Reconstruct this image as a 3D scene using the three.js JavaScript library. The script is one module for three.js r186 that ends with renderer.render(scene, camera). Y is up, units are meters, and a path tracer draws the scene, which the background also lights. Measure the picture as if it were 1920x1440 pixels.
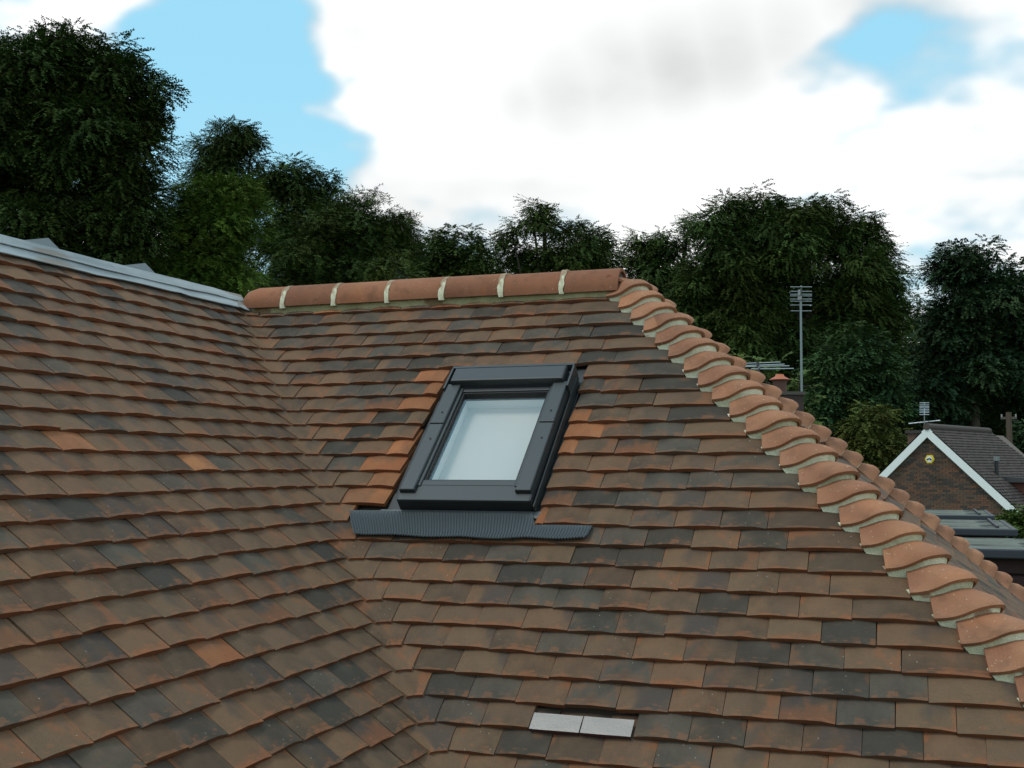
import * as THREE from 'three';
import { mergeGeometries, toCreasedNormals } from 'three/addons/utils/BufferGeometryUtils.js';

// ---------------------------------------------------------------- camera, sky, sun, exposure
const scene = new THREE.Scene();
const RIDGE = 5.5;                                   // height of the roof ridge above the ground
const EYE = new THREE.Vector3(3.4393, RIDGE - 0.8866, 5.3878);
const FW = new THREE.Vector3(-0.33255, 0.07005, -0.94048), RT = new THREE.Vector3(0.942796, 0, -0.333371), UP = new THREE.Vector3(0.02335, 0.99754, 0.06604);
const camera = new THREE.PerspectiveCamera(36.63, 4 / 3, 0.05, 1200);
camera.position.copy(EYE); camera.lookAt(EYE.clone().add(FW)); scene.add(camera);
const FPX = 2175;
const dirOf = (px, py) => FW.clone().addScaledVector(RT, (px - 960) / FPX).addScaledVector(UP, -(py - 720) / FPX);
const at = (px, py, d) => EYE.clone().addScaledVector(dirOf(px, py), d);     // a point at depth d metres

// seeded random and noise
function rng(seed) { let a = seed >>> 0; return () => { a |= 0; a = a + 0x6D2B79F5 | 0; let t = Math.imul(a ^ a >>> 15, 1 | a); t = t + Math.imul(t ^ t >>> 7, 61 | t) ^ t; return ((t ^ t >>> 14) >>> 0) / 4294967296; }; }
const hash3 = (x, y, z) => { let h = Math.imul(x, 374761393) + Math.imul(y, 668265263) + Math.imul(z, 2147483647 - 1274126177); h = Math.imul(h ^ h >>> 13, 1274126177); return ((h ^ h >>> 16) >>> 0) / 4294967296; };
function noise(x, y, z = 0) {
  const X = Math.floor(x), Y = Math.floor(y), Z = Math.floor(z); let fx = x - X, fy = y - Y, fz = z - Z;
  fx = fx * fx * (3 - 2 * fx); fy = fy * fy * (3 - 2 * fy); fz = fz * fz * (3 - 2 * fz);
  const L = (a, b, t) => a + (b - a) * t;
  const c = (i, j, k) => hash3(X + i, Y + j, Z + k);
  const p = L(L(c(0, 0, 0), c(1, 0, 0), fx), L(c(0, 1, 0), c(1, 1, 0), fx), fy);
  if (fz === 0) return p;
  return L(p, L(L(c(0, 0, 1), c(1, 0, 1), fx), L(c(0, 1, 1), c(1, 1, 1), fx), fy), fz);
}
function fbm(x, y, z = 0, o = 4) { let s = 0, a = .5, t = 0; for (let i = 0; i < o; i++) { s += a * noise(x, y, z); t += a; a *= .5; x = x * 2.03 + 7.1; y = y * 2.03 + 3.7; z *= 2.03; } return s / t; }
const sst = (a, b, x) => { const t = Math.min(1, Math.max(0, (x - a) / (b - a))); return t * t * (3 - 2 * t); };
const lerp = (a, b, t) => a + (b - a) * t;

{ // the sky: broken bright cloud over pale blue, computed as an equirectangular float map
  const W = 2048, H = 1024, data = new Float32Array(W * H * 4);
  // large cloud masses (+) and blue gaps (-): direction by picture point, angular radius (rad), weight
  const forms = [[440, 50, .045, -.8], [400, 180, .065, -.9], [390, 290, .05, -.7], [500, 210, .05, -.6], [570, 280, .055, -.6], [660, 280, .03, -.4], [330, 100, .03, -.35],
    [1480, 160, .03, -.4], [1590, 118, .04, -.65], [1680, 105, .04, -.65], [1770, 120, .025, -.3], [1640, 60, .02, -.2], [910, 400, .025, -.22], [1880, 90, .03, -.3],
    [130, 5, .06, .6], [270, 0, .05, .7], [380, 0, .03, .5], [660, 60, .05, .6], [600, 250, .045, -.4], [690, 275, .03, -.4], [470, 110, .04, -.5], [900, 80, .12, .8], [1250, 90, .12, .7], [760, 170, .07, .6], [1500, 30, .05, .4], [720, 350, .06, .5], [1000, 300, .10, .6], [1300, 290, .10, .6], [1600, 260, .08, .6], [1850, 260, .08, .6]]
    .map(([x, y, r, w]) => ({ d: dirOf(x, y).normalize(), r, w }));
  const greys = [[980, 188, .035, .7], [1070, 168, .05, .95], [1160, 145, .06, 1], [1260, 118, .06, 1], [1360, 92, .06, .9], [1470, 62, .055, .8], [1850, 320, .06, .5], [1150, 385, .05, .35]].map(([x, y, r, w]) => ({ d: dirOf(x, y).normalize(), r, w }));
  const d = new THREE.Vector3();
  for (let j = 0; j < H; j++) for (let i = 0; i < W; i++) {
    const el = ((j + .5) / H - .5) * Math.PI, az = ((i + .5) / W - .5) * 2 * Math.PI;
    d.set(Math.cos(el) * Math.cos(az), Math.sin(el), Math.cos(el) * Math.sin(az));
    const k = 1 / (Math.max(d.y, 0) + .22), cx = d.x * k * 1.5, cz = d.z * k * 1.5;
    let f = fbm(cx + 11, cz + 5, 0, 6) - .42; f *= 1.7; const wob = (fbm(cx * 3 + 2, cz * 3 + 9, 3, 5) - .5);
    const fine = fbm(cx * 9 + 4, cz * 9 + 1, 7, 4) - .5; f += wob * .8 + fine * .8;
    let grey = sst(.5, .8, fbm(cx * 1.3 + 31, cz * 1.3 + 17, 0, 4)) * .5;
    const dw = d.clone(); dw.x += (fbm(cx * 5 + 1, cz * 5, 2, 4) - .5) * .055; dw.y += (fbm(cx * 5 + 21, cz * 5 + 8, 4, 4) - .5) * .055; dw.z += (fbm(cx * 5 + 41, cz * 5 + 3, 6, 4) - .5) * .055; dw.normalize();
    for (const o of forms) { const c = dw.dot(o.d); if (c < .9) continue; const a = Math.acos(Math.min(1, c)) / o.r; if (a < 3) f += o.w * Math.exp(-a * a) ; }
    for (const o of greys) { const c = d.dot(o.d); if (c < .9) continue; const a = Math.acos(Math.min(1, c)) / o.r; if (a < 3) grey = Math.max(grey, o.w * Math.exp(-a * a) * (.75 + wob * 1.3)); }
    const cloud = sst(-.34, .54, f), hz = sst(.35, 0, d.y);
    const br = lerp(.33, .54, hz), bg = lerp(.69, .83, hz), bb = lerp(.9, .94, hz);
    const thick = (.55 + .45 * cloud) * (1.15 + .35 * wob) * lerp(1, .5, grey);
    const v = [lerp(br, thick, cloud), lerp(bg, thick * 1.015, cloud), lerp(bb, thick * 1.01, cloud)];
    const low = d.y < -.02 ? .35 : 1;
    const o = (j * W + i) * 4; data[o] = v[0] * low; data[o + 1] = v[1] * low; data[o + 2] = v[2] * low; data[o + 3] = 1;
  }
  const tex = new THREE.DataTexture(data, W, H, THREE.RGBAFormat, THREE.FloatType);
  tex.mapping = THREE.EquirectangularReflectionMapping; tex.magFilter = THREE.LinearFilter; tex.minFilter = THREE.LinearFilter; tex.needsUpdate = true;
  scene.background = tex; scene.environment = tex;
}
const sun = new THREE.DirectionalLight(new THREE.Color(1, .96, .9), 1.2);
sun.position.set(-14, 38, 12); sun.target.position.set(0, 3, 0); sun.shadow.radius = 30; scene.add(sun, sun.target);
sun.shadow.mapSize.set(2048, 2048); Object.assign(sun.shadow.camera, { left: -60, right: 60, top: 60, bottom: -60, near: 1, far: 200 });
const renderer = new THREE.WebGLRenderer({ antialias: true });
renderer.toneMapping = THREE.LinearToneMapping; renderer.toneMappingExposure = 1.06; renderer.shadowMap.enabled = true;

// ---------------------------------------------------------------- helpers
const taken = {};
function numbered(n) { taken[n] = (taken[n] ?? -1) + 1; return taken[n] ? n + '_' + String(taken[n]).padStart(3, '0') : n; }
function thing(name, label, category, pos = [0, 0, 0], turn = 0, group) {
  const o = new THREE.Group(); o.name = numbered(name); o.position.set(...pos); o.rotation.y = turn; o.userData = { label, category }; if (group) o.userData.group = group; scene.add(o); return o;
}
function part(name, geo, mat, parent, label) { const m = new THREE.Mesh(geo, mat); m.name = name; if (label) m.userData.label = label; parent.add(m); return m; }
function holder(name, parent) { const g = new THREE.Group(); g.name = name; parent.add(g); return g; }
const std = (r, g, b, rough = .8, o = {}) => new THREE.MeshStandardMaterial({ color: new THREE.Color().setRGB(r, g, b), roughness: rough, ...o });
const V = (x, y, z) => new THREE.Vector3(x, y, z);

/* closed sheet with thickness: top(a,b), bot(a,b) for a,b in 0..1; uv(a,b); optional uv for the edge at b = 0 (the tail) */
function slab(na, nb, top, bot, uv, uvTail) {
  const P = [], U = [], I = [];
  const put = (v, t) => { P.push(v.x, v.y, v.z); U.push(t[0], t[1]); return P.length / 3 - 1; };
  const grid = (f, flip) => {
    const id = []; for (let j = 0; j <= nb; j++) { id.push([]); for (let i = 0; i <= na; i++) id[j].push(put(f(i / na, j / nb), uv(i / na, j / nb))); }
    for (let j = 0; j < nb; j++) for (let i = 0; i < na; i++) { const a = id[j][i], b = id[j][i + 1], c = id[j + 1][i + 1], e = id[j + 1][i]; flip ? I.push(a, c, b, a, e, c) : I.push(a, b, c, a, c, e); }
  };
  grid(top, false); grid(bot, true);
  const edge = (n, g, tail, flip) => { for (let k = 0; k < n; k++) {
    const [a0, b0] = g(k / n), [a1, b1] = g((k + 1) / n), u = (a, b, d) => tail && uvTail ? uvTail(a, d) : uv(a, b);
    const q = [put(top(a0, b0), u(a0, b0, 1)), put(top(a1, b1), u(a1, b1, 1)), put(bot(a1, b1), u(a1, b1, 0)), put(bot(a0, b0), u(a0, b0, 0))];
    flip ? I.push(q[0], q[1], q[2], q[0], q[2], q[3]) : I.push(q[0], q[2], q[1], q[0], q[3], q[2]);
  } };
  edge(na, k => [k, 0], true, false); edge(na, k => [k, 1], false, true); edge(nb, k => [0, k], false, true); edge(nb, k => [1, k], false, false);
  const g = new THREE.BufferGeometry(); g.setAttribute('position', new THREE.Float32BufferAttribute(P, 3)); g.setAttribute('uv', new THREE.Float32BufferAttribute(U, 2)); g.setIndex(I); g.computeVertexNormals(); return g;
}
/* box from min to max with small bevel-free faces, uv in metres */
function box(x0, y0, z0, x1, y1, z1) {
  const g = new THREE.BoxGeometry(x1 - x0, y1 - y0, z1 - z0); g.translate((x0 + x1) / 2, (y0 + y1) / 2, (z0 + z1) / 2);
  const p = g.attributes.position, n = g.attributes.normal, u = g.attributes.uv;
  for (let i = 0; i < p.count; i++) { const ax = Math.abs(n.getX(i)), ay = Math.abs(n.getY(i)); ax > .5 ? u.setXY(i, p.getZ(i), p.getY(i)) : ay > .5 ? u.setXY(i, p.getX(i), p.getZ(i)) : u.setXY(i, p.getX(i), p.getY(i)); }
  return g;
}
/* box with chamfered upper edges */
function bevelBox(x0, y0, z0, x1, y1, z1, b = .004) {
  const s = new THREE.Shape(); s.moveTo(x0 + b, z0 + b); s.lineTo(x1 - b, z0 + b); s.lineTo(x1 - b, z1 - b); s.lineTo(x0 + b, z1 - b); s.closePath();
  const g = new THREE.ExtrudeGeometry(s, { depth: y1 - y0 - 2 * b, bevelEnabled: true, bevelThickness: b, bevelSize: b, bevelSegments: 2 });
  g.rotateX(Math.PI / 2); g.translate(0, y1 - b, 0); return g;   // shape y -> +z, depth -> -y
}
function tube(pts, r, seg = 6, rad = 6) { return new THREE.TubeGeometry(new THREE.CatmullRomCurve3(pts.map(p => p.isVector3 ? p : V(...p))), seg, r, rad); }
function rod(a, b, r0, r1 = r0, n = 7) { const d = b.clone().sub(a), g = new THREE.CylinderGeometry(r1, r0, d.length(), n); g.translate(0, d.length() / 2, 0); g.applyQuaternion(new THREE.Quaternion().setFromUnitVectors(V(0, 1, 0), d.normalize())); g.translate(a.x, a.y, a.z); return g; }
function texture(w, h, fn, srgb = true, repeat) {
  const d = new Uint8Array(w * h * 4), c = [0, 0, 0];
  for (let j = 0; j < h; j++) for (let i = 0; i < w; i++) { fn(i / w, j / h, c, i, j); const o = (j * w + i) * 4; d[o] = Math.max(0, Math.min(255, c[0])); d[o + 1] = Math.max(0, Math.min(255, c[1])); d[o + 2] = Math.max(0, Math.min(255, c[2])); d[o + 3] = 255; }
  const t = new THREE.DataTexture(d, w, h); t.magFilter = THREE.LinearFilter; t.minFilter = THREE.LinearMipmapLinearFilter; t.generateMipmaps = true; t.wrapS = t.wrapT = THREE.RepeatWrapping; if (srgb) t.colorSpace = THREE.SRGBColorSpace; if (repeat) t.repeat.set(repeat, repeat); t.needsUpdate = true; return t;
}

// ---------------------------------------------------------------- clay tile colours: an atlas of 36 tile faces, each with its tail edge below it
const ATL = 6, CELL = 224;
const cellInfo = []; { const r = rng(5); for (let i = 0; i < 36; i++) cellInfo.push({ kind: i < 20 ? 0 : i < 30 ? 1 : 2, t: r(), flash: r() * r(), smoke: r(), o: r() * 90, spots: r() < .25 ? 1 : 0 }); }
const tint = [[[83, 67, 53], [109, 86, 66]], [[67, 61, 53], [90, 81, 70]], [[142, 92, 60], [166, 110, 72]]];
const mix3 = (c, t, k) => { c[0] = lerp(c[0], t[0], k); c[1] = lerp(c[1], t[1], k); c[2] = lerp(c[2], t[2], k); };
const atlasMap = texture(ATL * CELL, ATL * CELL, (u, v, c, i, j) => {
  const cu = Math.floor(u * ATL), cv = Math.floor(v * ATL), q = cellInfo[cv * ATL + cu], x = u * ATL - cu, y = v * ATL - cv, o = q.o;
  const n1 = fbm(x * 2.2 + o, y * 2.2 + o, 0, 4), n2 = fbm(x * 11 + o, y * 9, 5, 3), g = hash3(i, j, 3);
  const [a, b] = tint[q.kind];
  const k = sst(.25, .75, n1 * .55 + q.t * .5) + (n2 - .5) * .35;
  c[0] = lerp(a[0], b[0], k); c[1] = lerp(a[1], b[1], k); c[2] = lerp(a[2], b[2], k);
  const edge = Math.min(x, 1 - x, (y - .1) * .8);
  const fl = sst(.56, .74, fbm(x * 2.6 + o * 3, y * 2.1 + 40, 0, 4) + (edge < .1 ? .1 : 0) - .12 + q.flash * .25);
  mix3(c, [142, 86, 56], fl * (q.kind === 1 ? .3 : .5));
  if (q.kind !== 1) mix3(c, [70, 65, 62], sst(.5, .75, fbm(x * 1.7 + o * 2, y * 1.5 + 11, 0, 3)) * q.smoke * .7);
  const wear = sst(.6, .75, noise(x * 9 + o, y * 26 + 5) + (y < .15 ? .16 : -.12)) * (y < .22 ? 1 : .25); mix3(c, [146, 92, 62], wear * .42);
  if (q.spots && hash3(Math.floor(i / 3), Math.floor(j / 3), 77) > .9988) mix3(c, [190, 188, 176], .8);
  if (hash3(Math.floor(i / 2), Math.floor(j / 2), 12) > .985) mix3(c, [52, 46, 42], .45);
  if (y < .085) { c[0] = lerp(128, 104, n2); c[1] = lerp(78, 66, n2); c[2] = lerp(52, 46, n2); if (q.kind === 1) mix3(c, [84, 70, 60], .5); if (q.kind === 2) mix3(c, [140, 80, 50], .4); }
  const gr = 1 + (g - .5) * .13; c[0] *= gr; c[1] *= gr; c[2] *= gr;
});
const atlasBump = texture(512, 512, (u, v, c, i, j) => { const h = fbm(u * 24, v * 24, 2, 4) * 150 + hash3(i, j, 8) * 70; c[0] = c[1] = c[2] = h; }, false);
const tileMats = [[1, 1, 1], [1.08, 1.03, .98], [.92, .94, .97], [1.02, .97, .95], [.97, 1, 1.0]].map(k => new THREE.MeshPhysicalMaterial({ map: atlasMap, color: new THREE.Color().setRGB(...k), roughness: .8, specularIntensity: .4, bumpMap: atlasBump, bumpScale: .0016 }));
// plain clay of ridge and bonnet tiles, cement mortar, lead
const clayMap = texture(512, 512, (u, v, c, i, j) => {
  const n = fbm(u * 5, v * 5, 1, 5), m = fbm(u * 19 + 4, v * 19, 2, 3), s = hash3(i, j, 4);
  c[0] = 146 + (n - .5) * 44; c[1] = 103 + (n - .5) * 40; c[2] = 79 + (n - .5) * 30; mix3(c, [112, 82, 66], sst(.55, .75, m) * .35); mix3(c, [166, 110, 78], sst(.58, .8, fbm(u * 8 + 20, v * 8, 4, 3)) * .5);
  if (hash3(i >> 1, j >> 1, 9) > .996) mix3(c, [200, 190, 170], .6); const k = 1 + (s - .5) * .12; c[0] *= k; c[1] *= k; c[2] *= k;
});
const clayMats = [[1.12, 1.1, 1.06], [1.02, 1.0, .97], [1.18, 1.15, 1.08]].map(k => new THREE.MeshPhysicalMaterial({ map: clayMap, color: new THREE.Color().setRGB(...k), specularIntensity: .4, roughness: .8, bumpMap: atlasBump, bumpScale: .0015 }));
const ridgeMats = [[.9, .8, .74], [.82, .73, .69], [.95, .84, .76]].map(k => new THREE.MeshPhysicalMaterial({ map: clayMap, color: new THREE.Color().setRGB(...k), specularIntensity: .4, roughness: .8, bumpMap: atlasBump, bumpScale: .0015 }));
const mortarMap = texture(512, 512, (u, v, c, i, j) => {
  const n = fbm(u * 9, v * 9, 6, 5), a = sst(.5, .68, fbm(u * 6 + 3, v * 6 + 8, 1, 4));
  c[0] = 214 + (n - .5) * 60; c[1] = 210 + (n - .5) * 58; c[2] = 182 + (n - .5) * 60; mix3(c, [128, 122, 84], a * .25); mix3(c, [120, 82, 58], sst(.66, .76, fbm(u * 13, v * 13 + 5, 9, 3)) * .6); const k = 1 + (hash3(i, j, 2) - .5) * .16; c[0] *= k; c[1] *= k; c[2] *= k;
});
const mortarMat = new THREE.MeshStandardMaterial({ map: mortarMap, roughness: .95, bumpMap: atlasBump, bumpScale: .006 });
const mossMortarMat = new THREE.MeshStandardMaterial({ map: mortarMap, color: new THREE.Color().setRGB(.52, .5, .38), roughness: .95, bumpMap: atlasBump, bumpScale: .008 });
const leadMap = texture(512, 512, (u, v, c, i, j) => {
  const n = fbm(u * 3, v * 10, 6, 5), s = fbm(u * 14, v * 3, 2, 4); c[0] = 172 + (n - .5) * 70; c[1] = 183 + (n - .5) * 66; c[2] = 188 + (n - .5) * 62; mix3(c, [196, 206, 212], sst(.5, .7, s) * .55); mix3(c, [142, 122, 104], sst(.62, .72, fbm(u * 4 + 9, v * 5, 3, 4)) * .6);
});
const leadMat = new THREE.MeshStandardMaterial({ map: leadMap, color: new THREE.Color().setRGB(.7, .69, .67), roughness: .6, metalness: .1, bumpMap: atlasBump, bumpScale: .002 });

// ---------------------------------------------------------------- the tiled house
const PT = 0.73173, C = Math.cos(PT), S = Math.sin(PT), G = .1, S0 = .1485, TH = .0165, TILT = TH / G;
const sRow = n => S0 + G * n, UH = 2.12;             // UH: where the hip starts on the ridge
const house = thing('tiled_house', 'house roof of brown and charcoal clay tiles with skylight, curved hip and valley', 'house');
function slope(name, origin, X, Y, Z) { const g = holder(name, house); g.matrix.makeBasis(X, Y, Z).setPosition(origin); g.matrix.decompose(g.position, g.quaternion, g.scale); return g; }
const mainSlope = slope('main_slope', V(0, RIDGE, 0), V(1, 0, 0), V(0, C, S), V(0, -S, C));        // local x along the ridge, y out of the roof, z down the slope
const sideSlope = slope('side_slope', V(0, RIDGE, 0), V(0, 0, -1), V(S, C, 0), V(C, -S, 0));       // local x = -(world z)
const hipSlope = slope('hip_end_slope', V(UH, RIDGE, 0), V(0, 0, -1), V(S, C, 0), V(C, -S, 0));

const TL = .2;
function tileGeo(cell, seed) {
  const r = rng(seed), cx = cell % ATL, cy = Math.floor(cell / ATL), camber = .0035 + r() * .003, bow = .002 + r() * .002, rag = [...Array(5)].map(() => (r() - .5) * .0035), tw = (r() - .5) * .003;
  const rl = (r() - .5) * .002, rr = (r() - .5) * .002;
  const f = (dy, dz) => (a, b) => { const x = a - .5; return V((x * .1642) + (a < .5 ? rl : rr) * (1 - b), dy + camber * (1 - 4 * x * x) - bow * (2 * b - 1) ** 2 * .6 + tw * x * 2 * (1 - b) - camber * .6, (b === 0 ? rag[Math.round(a * 4)] + dz : 0) - b * TL); };
  return slab(4, 2, f(0, 0), f(-TH, -.002), (a, b) => [(cx + .03 + a * .94) / ATL, (cy + .1 + b * .88) / ATL], (a, d) => [(cx + .03 + a * .94) / ATL, (cy + .005 + d * .07) / ATL]);
}
const tileGeos = []; for (let k = 0; k < 72; k++) tileGeos.push(tileGeo(k % 36, 900 + k * 7));
const pick = (r, kind) => { const k = kind === 0 ? Math.floor(r() * 20) : kind === 1 ? 20 + Math.floor(r() * 10) : 30 + Math.floor(r() * 6); return tileGeos[k + (r() < .5 ? 36 : 0)]; };
const tr = rng(77);
function tile(group, x0, x1, s, kind, list) {
  const w = x1 - x0, m = new THREE.Mesh(pick(tr, kind), tileMats[Math.floor(tr() * 5)]); m.name = 'tile';
  m.position.set((x0 + x1) / 2, (tr() - .35) * .003, s + (tr() - .5) * .008); m.rotation.set(-TILT + (tr() - .5) * .02, (tr() - .5) * .018, (tr() - .5) * .014); m.scale.x = w / .1655 * (1 - tr() * .006);
  if (list) list.push(m); else group.add(m); return m;
}
function joinTiles(list, group, name) {
  if (!list.length) return; const gs = list.map(m => { m.updateMatrix(); return m.geometry.clone().applyMatrix4(m.matrix); });
  const o = part(name, mergeGeometries(gs), tileMats[0], group); o.userData.kind = 'stuff';
}
const kindM = () => { const k = tr(); return k < .6 ? 0 : k < .94 ? 1 : 2 * (tr() < .2 ? 1 : 0); };
const kindL = () => { const k = tr(); return k < .8 ? 0 : k < .98 ? 1 : 2 * (tr() < .3 ? 1 : 0); };
const ROWS = 31, WIN = { u0: 1.398, u1: 2.056 }, AV = .035;
{ // main slope: each row starts at the valley tile and ends at the bonnet with a tile and a half
  const rest = [];
  for (let n = 0; n < ROWS; n++) {
    const s = sRow(n), u0 = s * C + AV, uEnd = 1.944 + s * C; let x = u0; const far = n > 27 ? rest : null;
    const edges = [x]; for (let k = 0; k < 10; k++) { x += .1655; edges.push(x); } edges.push(uEnd);
    for (let k = 0; k < edges.length - 1; k++) {
      let a = edges[k], b = edges[k + 1]; const mid = (a + b) / 2, kind = kindM();
      if (n === 24 && b > 2.262 && a < 2.585) { if (a < 2.2) tile(mainSlope, a, 2.2585, s, kind, far); if (b > 2.6) tile(mainSlope, 2.5885, b, s, kind, far); continue; }
      if (n >= 6 && n <= 15 && b > WIN.u0 && a < WIN.u1) {
        if (n === 15) { if (b > WIN.u1 + .02) tile(mainSlope, Math.max(a, WIN.u1), b, s, 2); continue; }        // the apron lies here
        if (a < WIN.u0 - .012) { if (WIN.u0 - a > .06) tile(mainSlope, a, WIN.u0 + (tr() - .5) * .006, s, tr() < .85 ? 2 : 0); else { const l = mainSlope.children[mainSlope.children.length - 1]; if (l && Math.abs(l.position.z - s) < .02) { l.scale.x *= (WIN.u0 - edges[k - 1]) / .1655; l.position.x = (edges[k - 1] + WIN.u0) / 2; l.geometry = pick(tr, 2); } } }
        if (b > WIN.u1 + .012) { if (b - WIN.u1 > .06) tile(mainSlope, WIN.u1 + (tr() - .5) * .006, b, s, tr() < .85 ? 2 : 0); else { edges[k + 1] = WIN.u1; } }
        continue;
      }
      if (n === 15 && a < WIN.u0) continue;
      tile(mainSlope, a, b, s, kind, far);
    }
  }
  joinTiles(rest, mainSlope, 'eaves_tiles');
}
{ // side slope: rows run from the valley towards the viewer's side
  const rest = [];
  for (let n = 0; n < ROWS; n++) {
    const s = sRow(n); let w = s * C + AV, k = 0;
    while (w < 4.25) { const e = Math.min(w + .1655, 4.25), far = n > 25 || w > (n < 12 ? 2.3 + n * .1 : 3.5 + (n - 12) * .012); tile(sideSlope, -e, -w, s, kindL(), far ? rest : null); w = e + .0001; k++; }
  }
  joinTiles(rest, sideSlope, 'outer_tiles');
}
{ // hip end: seen almost along its face
  const list = [];
  for (let n = 1; n < ROWS; n++) { const s = sRow(n), h = s * C - .12; let x = -h; while (x < h - .01) { const e = Math.min(x + .1655, h); if (e - x > .03) tile(hipSlope, x, e, s, kindL(), list); x = e; } }
  joinTiles(list, hipSlope, 'hip_end_tiles');
}
// boarding under the tiles
const deckMat = std(.11, .09, .07, .95);
{
  const SE = 3.2, h = -.062, quad = (a, b, c, d) => { const g = new THREE.BufferGeometry(); g.setAttribute('position', new THREE.Float32BufferAttribute([...a, ...b, ...c, ...a, ...c, ...d], 3)); g.setAttribute('uv', new THREE.Float32BufferAttribute(new Array(12).fill(0), 2)); g.computeVertexNormals(); return g; };
  const v1 = SE * C;
  // the main deck leaves the window opening free
  const strip = (s0, s1, ua, ub) => quad([ua(s0), h, s0], [ua(s1), h, s1], [ub(s1), h, s1], [ub(s0), h, s0]);
  const vl = s => s * C - .02, hr = s => UH + s * C;
  part('deck', mergeGeometries([strip(0.0, .80, vl, hr), strip(.80, 1.54, vl, () => 1.49), strip(.80, 1.54, () => 2.015, hr), strip(1.54, SE, vl, hr)]), deckMat, mainSlope);
  part('deck', quad([0, h, 0], [-v1, h, SE], [-4.25, h, SE], [-4.25, h, 0]), deckMat, sideSlope);
  part('deck', quad([0, h, 0], [-v1, h, SE], [v1, h, SE], [0, h, 0.001]), deckMat, hipSlope);
  const backMat = tileMats[0], y1 = RIDGE - SE * S - .03, yr = RIDGE - .03;
  part('rear_slope', quad([0, yr, 0], [UH, yr, 0], [UH + v1, y1, -v1], [-v1, y1, -v1]), std(.11, .08, .06), house);
  part('rear_slope', quad([0, yr, 0], [-v1, y1, -v1], [-v1, y1, 4.25], [0, yr, 4.25]), std(.11, .08, .06), house);
  // walls below the eaves
  const sh = new THREE.Shape(); [[-v1 + .3, v1 - .3], [UH + v1 - .3, v1 - .3], [UH + v1 - .3, -v1 + .3], [v1 - .3, -v1 + .3], [v1 - .3, -4.1], [-v1 + .3, -4.1]].forEach(([x, y], i) => i ? sh.lineTo(x, y) : sh.moveTo(x, y)); sh.closePath();
  const wg = new THREE.ExtrudeGeometry(sh, { depth: y1 + .15, bevelEnabled: false }); wg.rotateX(-Math.PI / 2); part('wall', wg, std(.2, .11, .08, .9), house);
  const gs = new THREE.Shape(); gs.moveTo(-v1 + .3, y1 + .16); gs.lineTo(v1 - .3, y1 + .16); gs.lineTo(0, yr - .16); gs.closePath(); const gg = new THREE.ExtrudeGeometry(gs, { depth: .2, bevelEnabled: false }); gg.translate(0, 0, 3.9); part('gable_wall', gg, std(.2, .11, .08, .9), house);
}
// valley tiles: dished between the two slopes
const valley = holder('valley', house); valley.position.y = RIDGE;
for (let n = 0; n < ROWS; n++) {
  const s = sRow(n), r = rng(300 + n), cell = Math.floor(r() * 20), cx = cell % ATL, cy = Math.floor(cell / ATL), len = .19;
  const f = dh => (a, b) => {
    const ss = s + (n ? .006 : 0) - b * len, half = AV + .004 + b * len * C, q = (a * 2 - 1) * half, A = Math.max(half, .085), sm = (q + A) ** 2 / (4 * A), sp = (A - q) ** 2 / (4 * A);
    const wM = sst(-.05, .05, q), h = .003 - b * len * TILT + dh;
    const nx = lerp(S, 0, wM), nz = lerp(0, S, wM);
    const k = 1; const ox = (sm - Math.max(q, 0)) * k, oz = (sp - Math.max(-q, 0)) * k;
    return V(ss * C + Math.max(q, 0) + ox + nx * h, -ss * S + C * h, ss * C + Math.max(-q, 0) + oz + nz * h);
  };
  part('valley_tile', slab(12, 3, f(0), f(-TH), (a, b) => [(cx + .03 + a * .94) / ATL, (cy + .1 + b * .88) / ATL], (a, d) => [(cx + .03 + a * .94) / ATL, (cy + .005 + d * .07) / ATL]), tileMats[n % 2], valley);
}
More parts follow.
